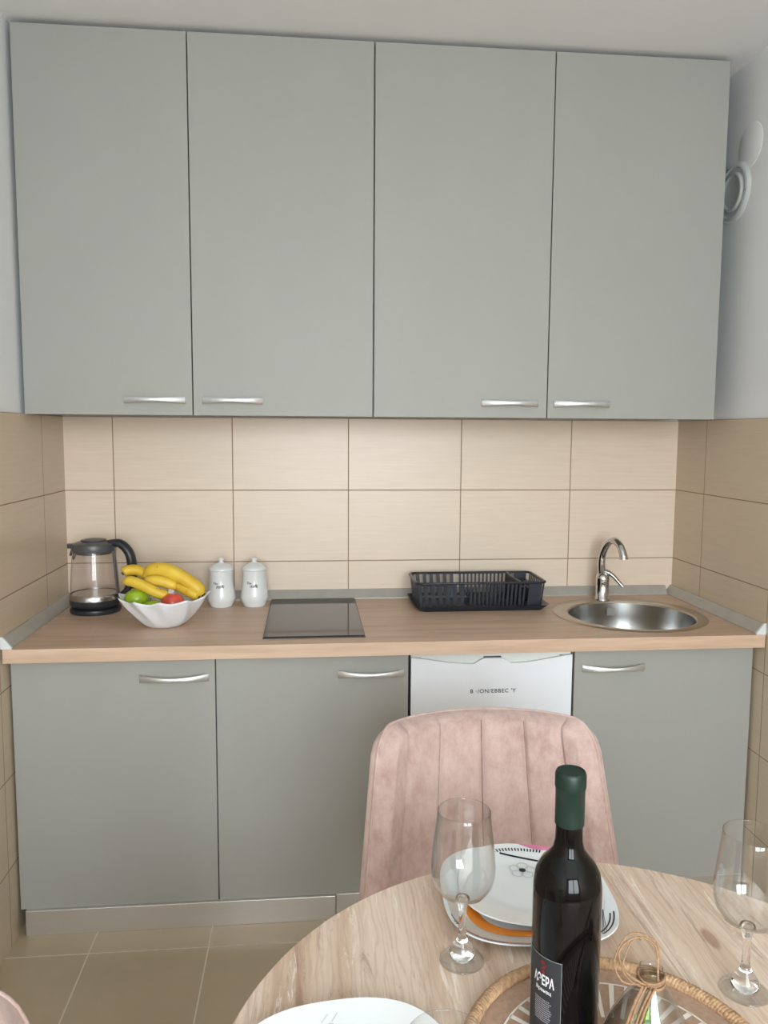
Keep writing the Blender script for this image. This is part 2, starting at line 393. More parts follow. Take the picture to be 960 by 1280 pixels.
bm = B(); prism(bm, P, lambda p: (p[0], YD, z(p[1])), lambda p: (p[0], -.548-.001, z(p[1])))
d = fin('door', bm, 'white', r)
bm = B(); prism(bm, [(fx0+.002, .09), (fx1-.002, .09), (fx1-.002, .752), (fx0+.002, .752)], lambda p: (p[0], -.549, z(p[1])), lambda p: (p[0], -.501, z(p[1]))); fin('door_core', bm, 'white', d)
bm = B()
for a, b in ((1.329, 1.381), (fx0+.002, fx0+.03), (fx1-.035, fx1-.002)):
    bm = B(); box(bm, (a, -.5495, z(.7795)), (b, -.547, z(.7835))); fin('grip_shade_strip', bm, 'ink', d)  # thin dark strips painted for the shade in the door-top gaps
cxs = [(0, 'B', 1), (.014, '·', .7), (.021, '/', .6), (.029, 'O', .7), (.039, 'N', 1), (.047, '/', .6), (.056, 'E', .9), (.065, 'B', 1), (.075, 'B', 1), (.084, 'E', .8), (.093, 'C', .6), (.104, "'", .5), (.112, 'Y', .8)]
bmt = ''
text_mesh("B ·/ON/EBBEC 'Y", .0165, lambda x, y: (1.356+x, YD-.0006, z(.682)+y), 'ink', 'brand_lettering', d, ext=.0002, sx=1.0, spacing=1.15)

# ------------------------------------------------------------------ worktop with round cut-out
ZW, ZT0, YW = .8473, .8095, -.6112
SX, SY, SR = 1.86, -.322, .243
BX, BY, BR = 1.862, -.336, .198
wt = thing('worktop', 'oak-look laminate worktop running wall to wall with a round sink cut-out', 'worktop', (0, 0, ZT0))
bm = B(); n = 48; x0, x1, y0, y1 = .006, W-.004, YW, 0; zt = ZW-ZT0
hole_r = .215
sq = []; cir = []
bound = (1.55, x1)
def sqp(a):
    cx_, cy_ = math.cos(a), math.sin(a); hx0, hx1, hy0, hy1 = 1.58-SX, x1-SX, y0-SY, y1-SY
    t = min((hx1/cx_ if cx_ > 1e-9 else 1e9), (hx0/cx_ if cx_ < -1e-9 else 1e9), (hy1/cy_ if cy_ > 1e-9 else 1e9), (hy0/cy_ if cy_ < -1e-9 else 1e9))
    return SX+cx_*t, SY+cy_*t
angs = sorted([2*PI*i/n for i in range(n)]+[math.atan2(b-SY, a-SX) % (2*PI) for a in (1.58, x1) for b in (y0, y1)])
for zz in (0, zt):
    S = [bm.verts.new((*sqp(a), zz)) for a in angs]; Cc = [bm.verts.new((SX+hole_r*math.cos(a), SY+hole_r*math.sin(a), zz)) for a in angs]
    sq.append(S); cir.append(Cc)
N = len(angs)
for k in (0, 1):
    for i in range(N): bm.faces.new((sq[k][i], sq[k][(i+1) % N], cir[k][(i+1) % N], cir[k][i]))
for i in range(N):
    j = (i+1) % N; bm.faces.new((cir[0][i], cir[0][j], cir[1][j], cir[1][i]))
    mx = (sq[0][i].co.x+sq[0][j].co.x)/2
    if mx > 1.5801: bm.faces.new((sq[0][i], sq[0][j], sq[1][j], sq[1][i]))
L0 = [v for v in sq[0] if abs(v.co.x-1.58) < 1e-5]; L1 = [v for v in sq[1] if abs(v.co.x-1.58) < 1e-5]
L0.sort(key=lambda v: v.co.y); L1.sort(key=lambda v: v.co.y)
a0, a1, b0, b1 = [bm.verts.new(p) for p in ((x0, y0, 0), (x0, y1, 0), (x0, y0, zt), (x0, y1, zt))]
bm.faces.new([a0, a1]+L0[::-1]); bm.faces.new([b0, b1]+L1[::-1]); bm.faces.new((a0, a1, b1, b0)); bm.faces.new((a0, b0, L1[0], L0[0])); bm.faces.new((a1, b1, L1[-1], L0[-1]))
fin('countertop', bm, 'oak', wt)
h, dpt = .031, .027
tri = [(0, 0), (dpt, 0), (dpt, .004), (.006, h), (0, h)]
bm = B(); prism(bm, tri, lambda p: (dpt, -p[0], zt+p[1]), lambda p: (W-dpt, -p[0], zt+p[1])); fin('upstand', bm, 'lath', wt)
for s in (0, 1):
    X = (lambda p: p[0]) if s == 0 else (lambda p: W-p[0])
    bm = B(); prism(bm, tri, lambda p: (X(p), -.001, zt+p[1]), lambda p: (X(p), YW+.012, zt+p[1])); u = fin('upstand', bm, 'lath', wt)
    bm = B(); prism(bm, [(0, 0), (dpt+.002, 0), (dpt+.002, .004), (.006, h+.002), (0, h+.002)], lambda p: (X(p), YW+.0118, zt+p[1]), lambda p: (X(p), YW+.004, zt+p[1])); fin('end_cap', bm, 'cap', u)

# ------------------------------------------------------------------ sink
r = thing('sink', 'round stainless steel sink set into the worktop at the right', 'sink', (SX, SY, ZW))
bm = B(); N = 64; prof = [(None, 'o', 0), (None, 'o2', .0022), (None, 'i', .0018), (None, 'i2', -.002)]
ox, oy = BX-SX, BY-SY; rings = []
for (rr, cxx, cyy, zz) in ((SR, 0, 0, .0002), (SR-.003, 0, 0, .0026), (BR+.012, ox, oy, .0030), (BR+.003, ox, oy, .0016), (BR, ox, oy, -.004)):
    rings.append([bm.verts.new((cxx+rr*math.cos(2*PI*i/N), cyy+rr*math.sin(2*PI*i/N), zz)) for i in range(N)])
for A, C in zip(rings, rings[1:]):
    for i in range(N): bm.faces.new((A[i], A[(i+1) % N], C[(i+1) % N], C[i]))
fin('rim_flange', bm, 'flange', r, angle=40)
bm = B(); lathe(bm, [(BR, -.004), (BR-.003, -.05), (BR-.012, -.12), (BR-.03, -.148), (BR-.07, -.158), (.03, -.161), (.026, -.166), (0, -.166)], 64, (ox, oy, 0), close=False)
fin('basin', bm, 'steel', r, angle=60)
bm = B(); lathe(bm, [(0, -.1635), (.02, -.163), (.028, -.1605), (.031, -.1600)], 24, (ox, oy, 0), close=False); fin('drain', bm, 'chrome', r, smooth=True)
bm = B()
for k in range(5):
    a = math.radians(87)+(k-2)*.030; rr = BR-.0055
    p = [(ox+rr*math.cos(a+da), oy+rr*math.sin(a+da), zz) for da, zz in ((-.010, -.045), (.010, -.045), (.010, -.022), (-.010, -.022))]
    bm.faces.new([bm.verts.new(q) for q in p])
    tube(bm, catmull([(ox+(rr-.001)*math.cos(a+da), oy+(rr-.001)*math.sin(a+da), zz) for da, zz in ((-.011, -.045), (.011, -.045), (.011, -.022), (-.011, -.022))], 2, True), .0012, 6, True)
fin('overflow_grille', bm, 'lath', r)

# ------------------------------------------------------------------ tap
r = thing('tap', 'curved chrome mixer tap standing at the back rim of the sink', 'tap', (1.853, -.108, ZW+.003))
bm = B(); lathe(bm, [(.027, 0), (.027, .004), (.0235, .007), (.0225, .06), (.0235, .075), (.021, .088), (.012, .096), (0, .098)], 28, close=False)
bm.verts.ensure_lookup_table()
bm.faces.new([v for v in bm.verts[:28]])
fin('body', bm, 'chrome', r, angle=50)
bm = B(); path = catmull([(-.002, 0, .088), (-.007, -.002, .125), (-.006, -.008, .165), (.002, -.03, .203), (.012, -.062, .217), (.021, -.092, .203), (.026, -.108, .176), (.027, -.111, .160)], 8)
tube(bm, path, lambda t: .0142-.002*math.sin(t*PI) + (.0012 if t > .93 else 0), 20); fin('spout', bm, 'chrome', r, angle=50)
bm = B(); lp = catmull([(-.004, .004, .094), (.01, -.004, .1), (.03, -.016, .088), (.048, -.03, .066), (.06, -.038, .052)], 6)
tube(bm, lp, lambda t: .0105*(1-.5*t), 14, sx=1.5); fin('lever', bm, 'chrome', r, angle=50)

# ------------------------------------------------------------------ hob
r = thing('hob', 'black glass two-zone electric hob set in the worktop', 'hob', (.837, -.292, ZW))
bm = B(); box(bm, (-.146, -.258, 0), (.146, .258, .003)); fin('frame', bm, 'hobe', r)
bm = B(); box(bm, (-.143, -.255, .003), (.143, .255, .0055), .001); fin('glass_top', bm, 'hob', r)

# ------------------------------------------------------------------ kettle
r = thing('electric_kettle', 'glass electric kettle with black base and handle in the left corner', 'kettle', (.13, -.155, ZW))
bm = B(); lathe(bm, [(.078, 0), (.08, .008), (.079, .014), (.07, .018), (0, .018)], 40); fin('power_base', bm, 'kblack', r, angle=40)
bm = B(); lathe(bm, [(.066, .018), (.075, .022), (.0795, .03), (.0795, .044), (0, .044)], 40); body = fin('heating_base', bm, 'kblack', r, angle=40)
bm = B(); lathe(bm, [(.0797, .044), (.0797, .058), (.077, .062), (.075, .062), (.0745, .05), (0, .047)], 40, close=False); fin('steel_band', bm, 'steel', body, angle=40)
bm = B()
th = .0022; pr = [(.0765, .056), (.0755, .09), (.072, .14), (.068, .18), (.0655, .206)]
lathe(bm, pr, 48, close=False); fin('glass_body', bm, 'smoke', r, smooth=True)
bm = B(); lathe(bm, [(.056, .19), (.0665, .198), (.069, .212), (.066, .222), (.05, .229), (0, .231)], 40, close=False)
prism(bm, [(-.06, -.018), (-.06, .018), (-.083, .005), (-.083, -.005)], lambda p: (p[0], p[1], .207), lambda p: (p[0], p[1], .222)); lid = fin('lid', bm, 'kgrey', r, angle=40)
bm = B(); lathe(bm, [(.04, .2295), (.038, .235), (.02, .238), (0, .238)], 32); fin('lid_button', bm, 'kgreyl', lid, angle=40)
bm = B()
tube(bm, catmull([(-.066, -.013, .206), (-.073, -.008, .186), (-.073, .008, .186), (-.066, .013, .206)], 6), .0022, 8)
tube(bm, catmull([(-.058, -.017, .2), (-.064, -.009, .175), (-.064, .009, .175), (-.058, .017, .2)], 6), .002, 8); fin('spout', bm, 'kgrey', r, smooth=True)
bm = B(); tube(bm, catmull([(.045, -.004, .221), (.078, -.008, .224), (.1, -.012, .212), (.117, -.015, .185), (.123, -.016, .145), (.12, -.016, .105), (.108, -.014, .07), (.088, -.011, .05), (.074, -.009, .04)], 6), lambda t: .0125+.003*math.sin(t*PI), 14, sx=1.2); fin('handle', bm, 'kblack', r, smooth=True)
bm = B(); prism(bm, [(-.012, -.0025), (.012, -.0025), (.012, .0025), (-.012, .0025)], lambda p: (.0765+p[1], -.02+p[0], .062), lambda p: (.066+p[1], -.018+p[0], .2)); fin('handle_strip', bm, 'kgrey', r)
bm = B(); lathe(bm, [(.07, .0575), (.072, .060), (.069, .0605), (.06, .059), (0, .059)], 40, close=False); fin('heating_plate', bm, 'steel', r, angle=40)

# ------------------------------------------------------------------ bowl and fruit
bcx, bcy = .386, -.36
FO = Vector((.006, -.065, .017))
def bowlfx(a, rr, zz):
    t = zz/.092; k = 11
    wv = math.cos(k*(a+.35*t)); sharp = 1-abs(math.sin(k/2*(a+.35*t)))
    q = rr*(1+.115*t**.7*(sharp-.5)); return q*math.cos(a), q*math.sin(a), zz+(.0075*(sharp-.4)*max(0, t-.75)*4*1.3 if t > .75 else 0)
prof = []
for i in range(13): t = i/12; prof.append((.050+.082*(t**.75), .092*t))
inner = [(max(.001, q-.004), zz+.004 if i else .004) for i, (q, zz) in enumerate(prof)][::-1]
inner = [(prof[-1][0]-.004, .092)]+[(q-.005, zz+.003) for q, zz in prof[-2::-1]]
bm = B(); lathe(bm, [(0, .0)]+prof+inner+[(0, .003)], 132, close=False, fx=bowlfx)
tag(fin('fruit_bowl', bm, 'bowl', smooth=True, loc=(0, 0, 0)), 'white fluted ceramic bowl holding fruit on the worktop', 'bowl').location = (bcx, bcy, ZW)
def apple(name, m, loc, R, label, cat):
    loc = tuple(Vector(loc)+FO); t = thing(name, label, cat, loc); bm = B(); pr = []
    for i in range(17):
        a = -PI/2+PI*i/16; rr = R*math.cos(a)*(1+.04*math.sin(a)); zz = R*.92*math.sin(a)
        zz -= (.22*R*math.exp(-(rr/(R*.25))**2) if a > 0 else -.12*R*math.exp(-(rr/(R*.25))**2))
        pr.append((max(0, rr) if 0 < i < 16 else 0, zz))
    lathe(bm, pr, 28, close=False); fin('flesh', bm, m, t, smooth=True)
    bm = B(); tube(bm, catmull([(0, 0, R*.68), (.002, 0, R*.9), (.005, .001, R*1.08)], 4), .0014, 6); fin('stem', bm, 'stem', t)
    t.rotation_euler = (.3*random.uniform(-1, 1), .3*random.uniform(-1, 1), 0)
apple('green_apple', 'appleg', (.301, -.300, ZW+.064), .037, 'larger green apple at the left of the white fruit bowl', 'apple')
apple('green_apple', 'appleg', (.355, -.355, ZW+.045), .030, 'small green apple low between the larger green and red apples', 'apple')
apple('red_apple', 'appler', (.412, -.335, ZW+.056), .035, 'red apple in the front middle of the white fruit bowl', 'apple')
def banana(pts, R, label, tip=True):
    o_ = Vector(pts[0]); P = [Vector(p)-o_ for p in pts]; o_ = o_+FO; t = thing('banana', label, 'banana', tuple(o_), 0, 'bananas in the fruit bowl')
    path = catmull(P, 8); bm = B()
    def rad(s):
        if s < .16: return R*(.42+.58*(s/.16)**1.5*.9)
        if s > .86: return R*(1-.62*((s-.86)/.14)**1.4)
        return R*(.95+.05*math.sin((s-.16)/.7*PI))
    tube(bm, path, rad, 10, sx=.95); fin('peel', bm, 'ban', t, smooth=True)
    bm = B(); d = (path[-1]-path[-2]).normalized(); tube(bm, [path[-1]-d*.001, path[-1]+d*.004], lambda s: R*.38*(1-.3*s), 8); fin('tip', bm, 'stem', t)
    return t
# bunch stem at left-back; the large one lies on top to the right
banana([(.318, -.262, .973), (.345, -.272, .995), (.385, -.285, .996), (.43, -.297, .978), (.473, -.306, .95), (.498, -.31, .925)], .0225, 'large curved banana on top, tip at the right rim of the bowl')
banana([(.325, -.235, .965), (.295, -.25, .99), (.268, -.262, .992), (.255, -.268, .985)], .017, 'short banana end poking out left at the top of the bunch')
banana([(.262, -.30, .965), (.29, -.312, .968), (.325, -.32, .955), (.365, -.327, .936), (.402, -.32, .922)], .0165, 'banana lying just over the two green apples')
banana([(.32, -.27, .958), (.35, -.298, .968), (.385, -.302, .962), (.42, -.30, .945)], .0165, 'middle banana tucked under the large one')
banana([(.395, -.26, .945), (.42, -.285, .947), (.455, -.31, .935), (.485, -.316, .918)], .0165, 'lowest right banana, half hidden beneath the large one')
bm = B(); box(bm, (-.008, -.001, -.007), (.008, .001, .007)); o = tag(fin('fruit_sticker', bm, 'sticker'), 'pale grey square tag beside the red apple in the bowl', 'tag'); o.location = Vector((.409, -.338, .941))+FO; o.rotation_euler = (.35, .25, 0)

# ------------------------------------------------------------------ canisters
def canister(loc, label):
    t = thing('canister', label, 'canister', loc, 0, 'white lidded canisters'); bm = B()
    lathe(bm, [(.0, .0), (.036, 0), (.038, .003), (.0385, .006), (.045, .02), (.0475, .03), (.046, .042), (.042, .065), (.0395, .09), (.039, .112), (.0405, .118), (.041, .122), (.037, .124), (0, .124)], 40, close=False)
    b = fin('jar', bm, 'porc', t, angle=60)
    bm = B(); lathe(bm, [(.0, .1225), (.0415, .1235), (.042, .127), (.038, .133), (.026, .142), (.012, .147), (.0075, .150), (.007, .153), (.0105, .157), (.0105, .161), (.006, .164), (0, .165)], 40, close=False); fin('lid', bm, 'porc', t, angle=60)
    phi0 = -PI/2-.05
    def cyl(R, zc, off):
        def f(x, y):
            a = phi0+(x+off)/R; return (R*math.cos(a), R*math.sin(a), zc+y)
        return f
    text_mesh('The', .011, cyl(.0432, .083, -.014), 'ink', 'printed_lettering', b, shear=.2, ext=.0001)
    text_mesh('milk', .016, cyl(.0442, .073, .002), 'ink', 'printed_lettering', b, shear=.3, ext=.0002)
    return t
c1 = canister((.529, -.107, ZW), 'white porcelain lidded canister beside the fruit bowl')
dup(c1, (.639, -.105, ZW), 0, 'white porcelain lidded canister next to the hob')

# ------------------------------------------------------------------ dish rack
r = thing('dish_rack', 'black plastic dish rack on a drip tray left of the sink', 'dish rack', (1.39, -.145, ZW))
def rect_ring(bm, lo, hi, rad, zc, sx=1):
    x0, y0, x1, y1 = lo[0], lo[1], hi[0], hi[1]; c = .022; p = []
    for (cx, cy, a0) in ((x1-c, y1-c, 0), (x0+c, y1-c, 90), (x0+c, y0+c, 180), (x1-c, y0+c, 270)):
        for k in range(5): a = math.radians(a0+k*22.5); p.append((cx+c*math.cos(a), cy+c*math.sin(a), zc))
    tube(bm, p, rad, 8, True, sx=sx); return p
bm = B()
def rr_poly(hx, hy, c):
    p = []
    for (sx_, sy_, a0) in ((1, 1, 0), (-1, 1, 90), (-1, -1, 180), (1, -1, 270)):
        for k in range(5): a = math.radians(a0+k*22.5); p.append((sx_*(hx-c)+c*math.cos(a), sy_*(hy-c)+c*math.sin(a)))
    return p
def loft(bm, secs, cap0=True, cap1=True):
    R_ = [[bm.verts.new((x+ox_, y, zz)) for x, y in rr_poly(hx, hy, c)] for hx, hy, c, zz, ox_ in secs]
    for A, C in zip(R_, R_[1:]):
        for i in range(len(A)): j = (i+1) % len(A); bm.faces.new((A[i], A[j], C[j], C[i]))
    if cap0: bm.faces.new(R_[0])
    if cap1: bm.faces.new(R_[-1])
loft(bm, [(.205, .102, .02, .0, .003), (.224, .113, .024, .017, .003), (.227, .116, .025, .019, .003), (.222, .111, .023, .018, .003), (.203, .1, .02, .004, .003)])
fin('drip_tray', bm, 'rack', r, angle=40)
bk = B(); hx, hy, hb = .2165, .1, .093
rect_ring(bk, (-hx, -hy), (hx, hy), .0042, hb, 1.4)
fin('rim', bk, 'rack', r, smooth=True)
bk = B()
rect_ring(bk, (-.205, -.092), (.205, .092), .003, .012)
def slat(bm, p0, p1, w, dx):    # flat slat from bottom p0 to top p1, width along dx
    a, b = Vector(p0), Vector(p1); u = Vector(dx)*w/2; nrm = (b-a).cross(u).normalized()*.0012
    vs = [bm.verts.new(q) for q in (a-u-nrm, a+u-nrm, b+u-nrm, b-u-nrm, a-u+nrm, a+u+nrm, b+u+nrm, b-u+nrm)]
    for q in ((0, 1, 2, 3), (7, 6, 5, 4), (0, 4, 5, 1), (1, 5, 6, 2), (2, 6, 7, 3), (3, 7, 4, 0)): bm.faces.new([vs[i] for i in q])
for s in (-1, 1):
    for k in range(6):
        x = -.182+k*.0235; slat(bk, (x, s*.092, .012), (x*1.03, s*.098, hb), .0125, (1, 0, 0))
    for k in range(14):
        x = -.035+k*.0135; slat(bk, (x, s*.092, .012), (x*1.03, s*.098, hb), .0062, (1, 0, 0))
    slat(bk, (.176, s*.092, .012), (.182, s*.098, hb), .044, (1, 0, 0))
    slat(bk, (-.2, s*.092, .012), (-.207, s*.098, hb), .010, (1, 0, 0))
    for k in range(9):
        y = -.08+k*.02; slat(bk, (s*.205, y, .012), (s*.214, y*1.05, hb), .009, (0, 1, 0))
    box(bk, (-.2, s*.093-.0015, .045), (-.05, s*.093+.0015, .051))
box(bk, (-.204, -.09, .009), (.204, .09, .012))
fin('basket', bk, 'rackl', r)
bk = B()
for k in range(14):
    x = -.04+k*.0125
    for y in (-.045, .0, .045):
        slat(bk, (x, y, .012), (x+.004, y, .052), .004, (0, 1, 0))
    tube(bk, [(x, -.088, .014), (x, .088, .014)], .0018, 6)
fin('plate_divider', bk, 'rack', r)
bk = B(); box(bk, (.130, -.094, .012), (.1325, .094, .09)); box(bk, (.1325, -.005, .012), (.205, -.0025, .08))
for k in range(4): box(bk, (.145+k*.016, -.08, .07), (.149+k*.016, .08, .073))
tube(bk, [(.131, -.098, .093), (.125, .0, .094), (.131, .098, .093)], .0045, 8)
fin('cutlery_compartment', bk, 'rack', r)

# ------------------------------------------------------------------ vent
r = thing('air_vent', 'round white air valve on the right wall beside the wall cabinet', 'vent', (W+.008, -.298, 2.192)); r.rotation_euler = (0, -PI/2, 0)
bm = B(); lathe(bm, [(.092, 0), (.092, .004), (.086, .010), (.078, .012), (.074, .008), (.060, .006), (.058, 0)], 48, close=False); fin('rim', bm, 'vent', r, angle=30)
bm = B(); lathe(bm, [(.0, .0), (.060, .0), (.061, .008), (.058, .014), (.052, .015), (.046, .010), (.02, .006), (0, .006)], 48, close=False); fin('valve_disc', bm, 'vd', r, angle=30)
for a in (20, 260):
    bm = B(); lathe(bm, [(0, .011), (.0025, .0125), (0, .013)], 8, (.082*math.cos(math.radians(a)), .082*math.sin(math.radians(a)), 0), close=False); fin('screw', bm, 'ink', r)
bm = B(); lathe(bm, [(.066, 0), (.066, .0008), (.064, .0016), (0, .0018)], 48); o = tag(fin('cover_disc', bm, 'paint', angle=30), 'faint round blanking disc painted white, above the air valve', 'cover'); o.location = (W+.008, -.375, 2.31); o.rotation_euler = (0, -PI/2, 0)

# ------------------------------------------------------------------ table
TX, TY, TZ, TR = 1.158, -2.022, .75, .447
r = thing('round_table', 'round wooden dining table with bleached driftwood grain', 'table', (TX, TY, 0))
bm = B(); lathe(bm, [(0, TZ-.024), (TR-.004, TZ-.024), (TR, TZ-.021), (TR, TZ-.002), (TR-.002, TZ), (0, TZ)], 128, close=False); fin('tabletop', bm, 'table', r, angle=40)
bm = B(); lathe(bm, [(.13, TZ-.032), (.13, TZ-.024), (0, TZ-.024)], 32, close=True); lathe(bm, [(.035, FZ+.02), (.035, TZ-.032)], 24); fin('pedestal', bm, 'blackm', r, angle=40)
bm = B(); lathe(bm, [(.2, FZ), (.2, FZ+.008), (.05, FZ+.02), (.034, FZ+.03), (0, FZ+.03)], 40); fin('foot_plate', bm, 'blackm', r, angle=30)

# ------------------------------------------------------------------ chairs
NCH = 6
def chair(loc, rz, label):
    t = thing('dining_chair', label, 'chair', loc, rz, 'pink upholstered dining chairs')
    NU, NV, A = 168, 30, math.radians(72)
    def surf(u, v, off):
        top = .836-.008*u*u
        if abs(u) > .76: q = (abs(u)-.76)/.24; top -= .062*(1-math.sqrt(max(0, 1-q*q)))
        zz = .40+(top-.40)*v; w = (zz-.40)/.45
        hw = .266-.048*w; a = u*A; d = .13-.045*w
        ed = min(1, (1-abs(u))/.07)*min(1, (1-v)/.06 if v > .5 else 1)
        ed = math.sqrt(max(0, 1-(1-ed)**2))
        n_ = Vector((math.sin(a), math.cos(a)*.9, 0)).normalized()
        p = Vector((hw*math.sin(a)/math.sin(A), .175+.075*w-d*(1-math.cos(a))/(1-math.cos(A)), zz))
        if off < 0:
            x = (u+1)/2*NCH*.93+NCH*.035; fr = abs(x-round(x)); bulge = .011*(1-math.exp(-(fr/.05)**1.0)) if .5 < x < NCH-.5 else .011
            return p - n_*(.004+(.020+bulge)*ed)+Vector((0, 0, 0))
        return p + n_*(.004+.018*ed)
    bm = B(); G = []
    for off in (-1, 1): G.append([[bm.verts.new(surf(-1+2*i/NU, j/NV, off)) for j in range(NV+1)] for i in range(NU+1)])
    for g in G:
        for i in range(NU):
            for j in range(NV): bm.faces.new((g[i][j], g[i+1][j], g[i+1][j+1], g[i][j+1]))
    a, b = G
    for i in range(NU):
        bm.faces.new((a[i][NV], a[i+1][NV], b[i+1][NV], b[i][NV])); bm.faces.new((a[i][0], a[i+1][0], b[i+1][0], b[i][0]))
    for i in (0, NU):
        for j in range(NV): bm.faces.new((a[i][j], a[i][j+1], b[i][j+1], b[i][j]))
    back = fin('backrest', bm, 'fabric', t, smooth=True)
    pts = []
    for j in range(0, NV+1, 2): pts.append(surf(-1, j/NV, 1))
    for i in range(1, NU, 2): pts.append(surf(-1+2*i/NU, 1, 1))
    for j in range(NV, -1, -2): pts.append(surf(1, j/NV, 1))
    bm = B(); tube(bm, pts, .0032, 6); fin('piping', bm, 'fabric', back, smooth=True)
    for k in range(1, NCH):
        u = 2*(k-NCH*.035)/(NCH*.93)-1; bm = B(); tube(bm, [surf(u, j/NV, -1) for j in range(NV)], .0016, 6); fin('seam', bm, 'seam', back, smooth=True)
    bm = B(); R_ = []
    for zz, s in ((.395, .9), (.405, .985), (.43, 1), (.465, .99), (.482, .94), (.488, .8)):
        ring = []
        for k in range(48):
            q = 2*PI*k/48; c, d = math.cos(q), math.sin(q); e = (abs(c)**3.4+abs(d)**3.4)**(-1/3.4)
            ring.append(bm.verts.new((.235*s*c*e, -.035+.225*s*d*e, zz)))
        R_.append(ring)
    for p, q in zip(R_, R_[1:]):
        for k in range(48): bm.faces.new((p[k], p[(k+1) % 48], q[(k+1) % 48], q[k]))
    bm.faces.new(R_[0]); bm.faces.new(R_[-1]); fin('seat', bm, 'fabric', t, smooth=True)
    for sx in (-1, 1):
        for sy in (-1, 1):
            bm = B(); tube(bm, [(sx*.15, sy*.15-.03, .40), (sx*.215, sy*.215-.03, FZ)], lambda s: .014-.005*s, 12); fin('leg', bm, 'blackm', t, smooth=True)
    return t
chr1 = chair((1.186, -1.375, 0), 0, 'pink channel-backed upholstered chair between table and fridge')
dup(chr1, (.645, -2.115, 0), PI/2, 'pink upholstered chair at the left of the table, mostly out of frame')

# ------------------------------------------------------------------ plates
def superr(a, n, R): c, s = abs(math.cos(a)), abs(math.sin(a)); return R*(c**n+s**n)**(-1/n)
class Plate:
    def __init__(s, R, n, h, rise): s.R, s.n, s.h, s.rise = R, n, h, rise
    def z(s, q):     # q = 0 centre .. 1 rim
        return .006 + (s.h*max(0, (q-.55)/.45)**s.rise)
    def pt(s, a, q, dz=0): r_ = superr(a, s.n, s.R)*q; return (r_*math.cos(a), r_*math.sin(a), s.z(q)+dz)
    def build(s, name, label, loc, rz):
        t = thing(name, label, 'plate', loc, rz, 'white patterned plates'); bm = B(); NA = 72
        qs = [.02, .3, .5, .6, .7, .8, .9, .97, 1.0]
        R_ = [[bm.verts.new(s.pt(2*PI*i/NA, q)) for i in range(NA)] for q in qs]
        R2 = [[bm.verts.new((lambda p: (p[0], p[1], p[2]))(s.pt(2*PI*i/NA, q, -.004 if q < .99 else -.0022))) for i in range(NA)] for q in (1.003, .97, .9, .8, .7, .6)]
        R2.append([bm.verts.new((s.pt(2*PI*i/NA, .56)[0], s.pt(2*PI*i/NA, .56)[1], 0)) for i in range(NA)])
        R_ += R2
        for A_, C_ in zip(R_, R_[1:]):
            for i in range(NA): bm.faces.new((A_[i], A_[(i+1) % NA], C_[(i+1) % NA], C_[i]))
        bm.faces.new(R_[0]); bm.faces.new(R_[-1]); fin('dish', bm, 'plate', t, angle=60)
        return t
    def band(s, bm, a0, a1, q0, q1, mi=0, n=24, f0=None):
        A = [bm.verts.new(s.pt(math.radians(a0+(a1-a0)*i/n), q0 if not f0 else f0(i/n)[0], .0006)) for i in range(n+1)]
        C = [bm.verts.new(s.pt(math.radians(a0+(a1-a0)*i/n), q1 if not f0 else f0(i/n)[1], .0006)) for i in range(n+1)]
        for i in range(n): bm.faces.new((A[i], A[i+1], C[i+1], C[i])).material_index = mi
    def line(s, bm, p0, p1, w, mi=0, n=10):  # straight line in plate plane
        a, b = Vector((*p0, 0)), Vector((*p1, 0)); sd = Vector((-(b-a).y, (b-a).x, 0)).normalized()*w/2; prev = None
        for i in range(n+1):
            c = a+(b-a)*i/n; row = []
            for e in (-1, 1):
                v = c+sd*e; an = math.atan2(v.y, v.x); q = v.length/superr(an, s.n, s.R); row.append(bm.verts.new((v.x, v.y, s.z(q)+.0007)))
            if prev: bm.faces.new((prev[0], row[0], row[1], prev[1])).material_index = mi
            prev = row
def flower(pl, bm, cx, cy, R, mi, mc):
    for k in range(5):
        a = 2*PI*k/5+.3; px, py = cx+R*.55*math.cos(a), cy+R*.55*math.sin(a); ring = []; ring2 = []
        for i in range(14):
            q = 2*PI*i/14
            for rg, rr in ((ring, R*.42), (ring2, R*.34)):
                x, y = px+rr*math.cos(q), py+rr*math.sin(q); an = math.atan2(y, x); rg.append(bm.verts.new((x, y, pl.z(math.hypot(x, y)/superr(an, pl.n, pl.R))+.0007+k*.00004)))
        for i in range(14): bm.faces.new((ring[i], ring[(i+1) % 14], ring2[(i+1) % 14], ring2[i])).material_index = mi
    if mc is not None:
        ring = []
        for i in range(12):
            q = 2*PI*i/12; x, y = cx+R*.24*math.cos(q), cy+R*.24*math.sin(q); an = math.atan2(y, x); ring.append(bm.verts.new((x, y, pl.z(math.hypot(x, y)/superr(an, pl.n, pl.R))+.0012)))
        bm.faces.new(ring).material_index = mc
GM = ['navy', 'orange', 'pink', 'taupe', 'lgrey', 'orose']
PLX, PLY = 1.134, -1.688
big = Plate(.1225, 3.0, .013, 1.2)
t1 = big.build('dinner_plate', 'large white plate with orange band and stripes, under the smaller plate', (PLX, PLY, TZ), math.radians(-4))
bm = B()
big.band(bm, 183, 262, 0, 0, 3, 40, lambda t: (.80, .955))
big.band(bm, 172, 300, 0, 0, 1, 50, lambda t: (.62, .735+.06*math.sin(t*PI)))
for k, q in enumerate((.945, .962)): big.band(bm, 205, 250, q, q+.008, 0)
for k in range(26): a = 212+k*2.2; big.band(bm, a, a+1.1, .975, .99, 0, 1)
big.band(bm, 222, 275, .955, .985, 5)
for a, q0, q1 in ((-52, .9, .915), (-50, .94, .955)): big.band(bm, a, a+26, q0, q1, 0)
for k in range(8): big.line(bm, (.082+k*.004, -.1+k*.004), (.104+k*.0018, -.03+k*.01), .0007, 0, 6) if k < 3 else None
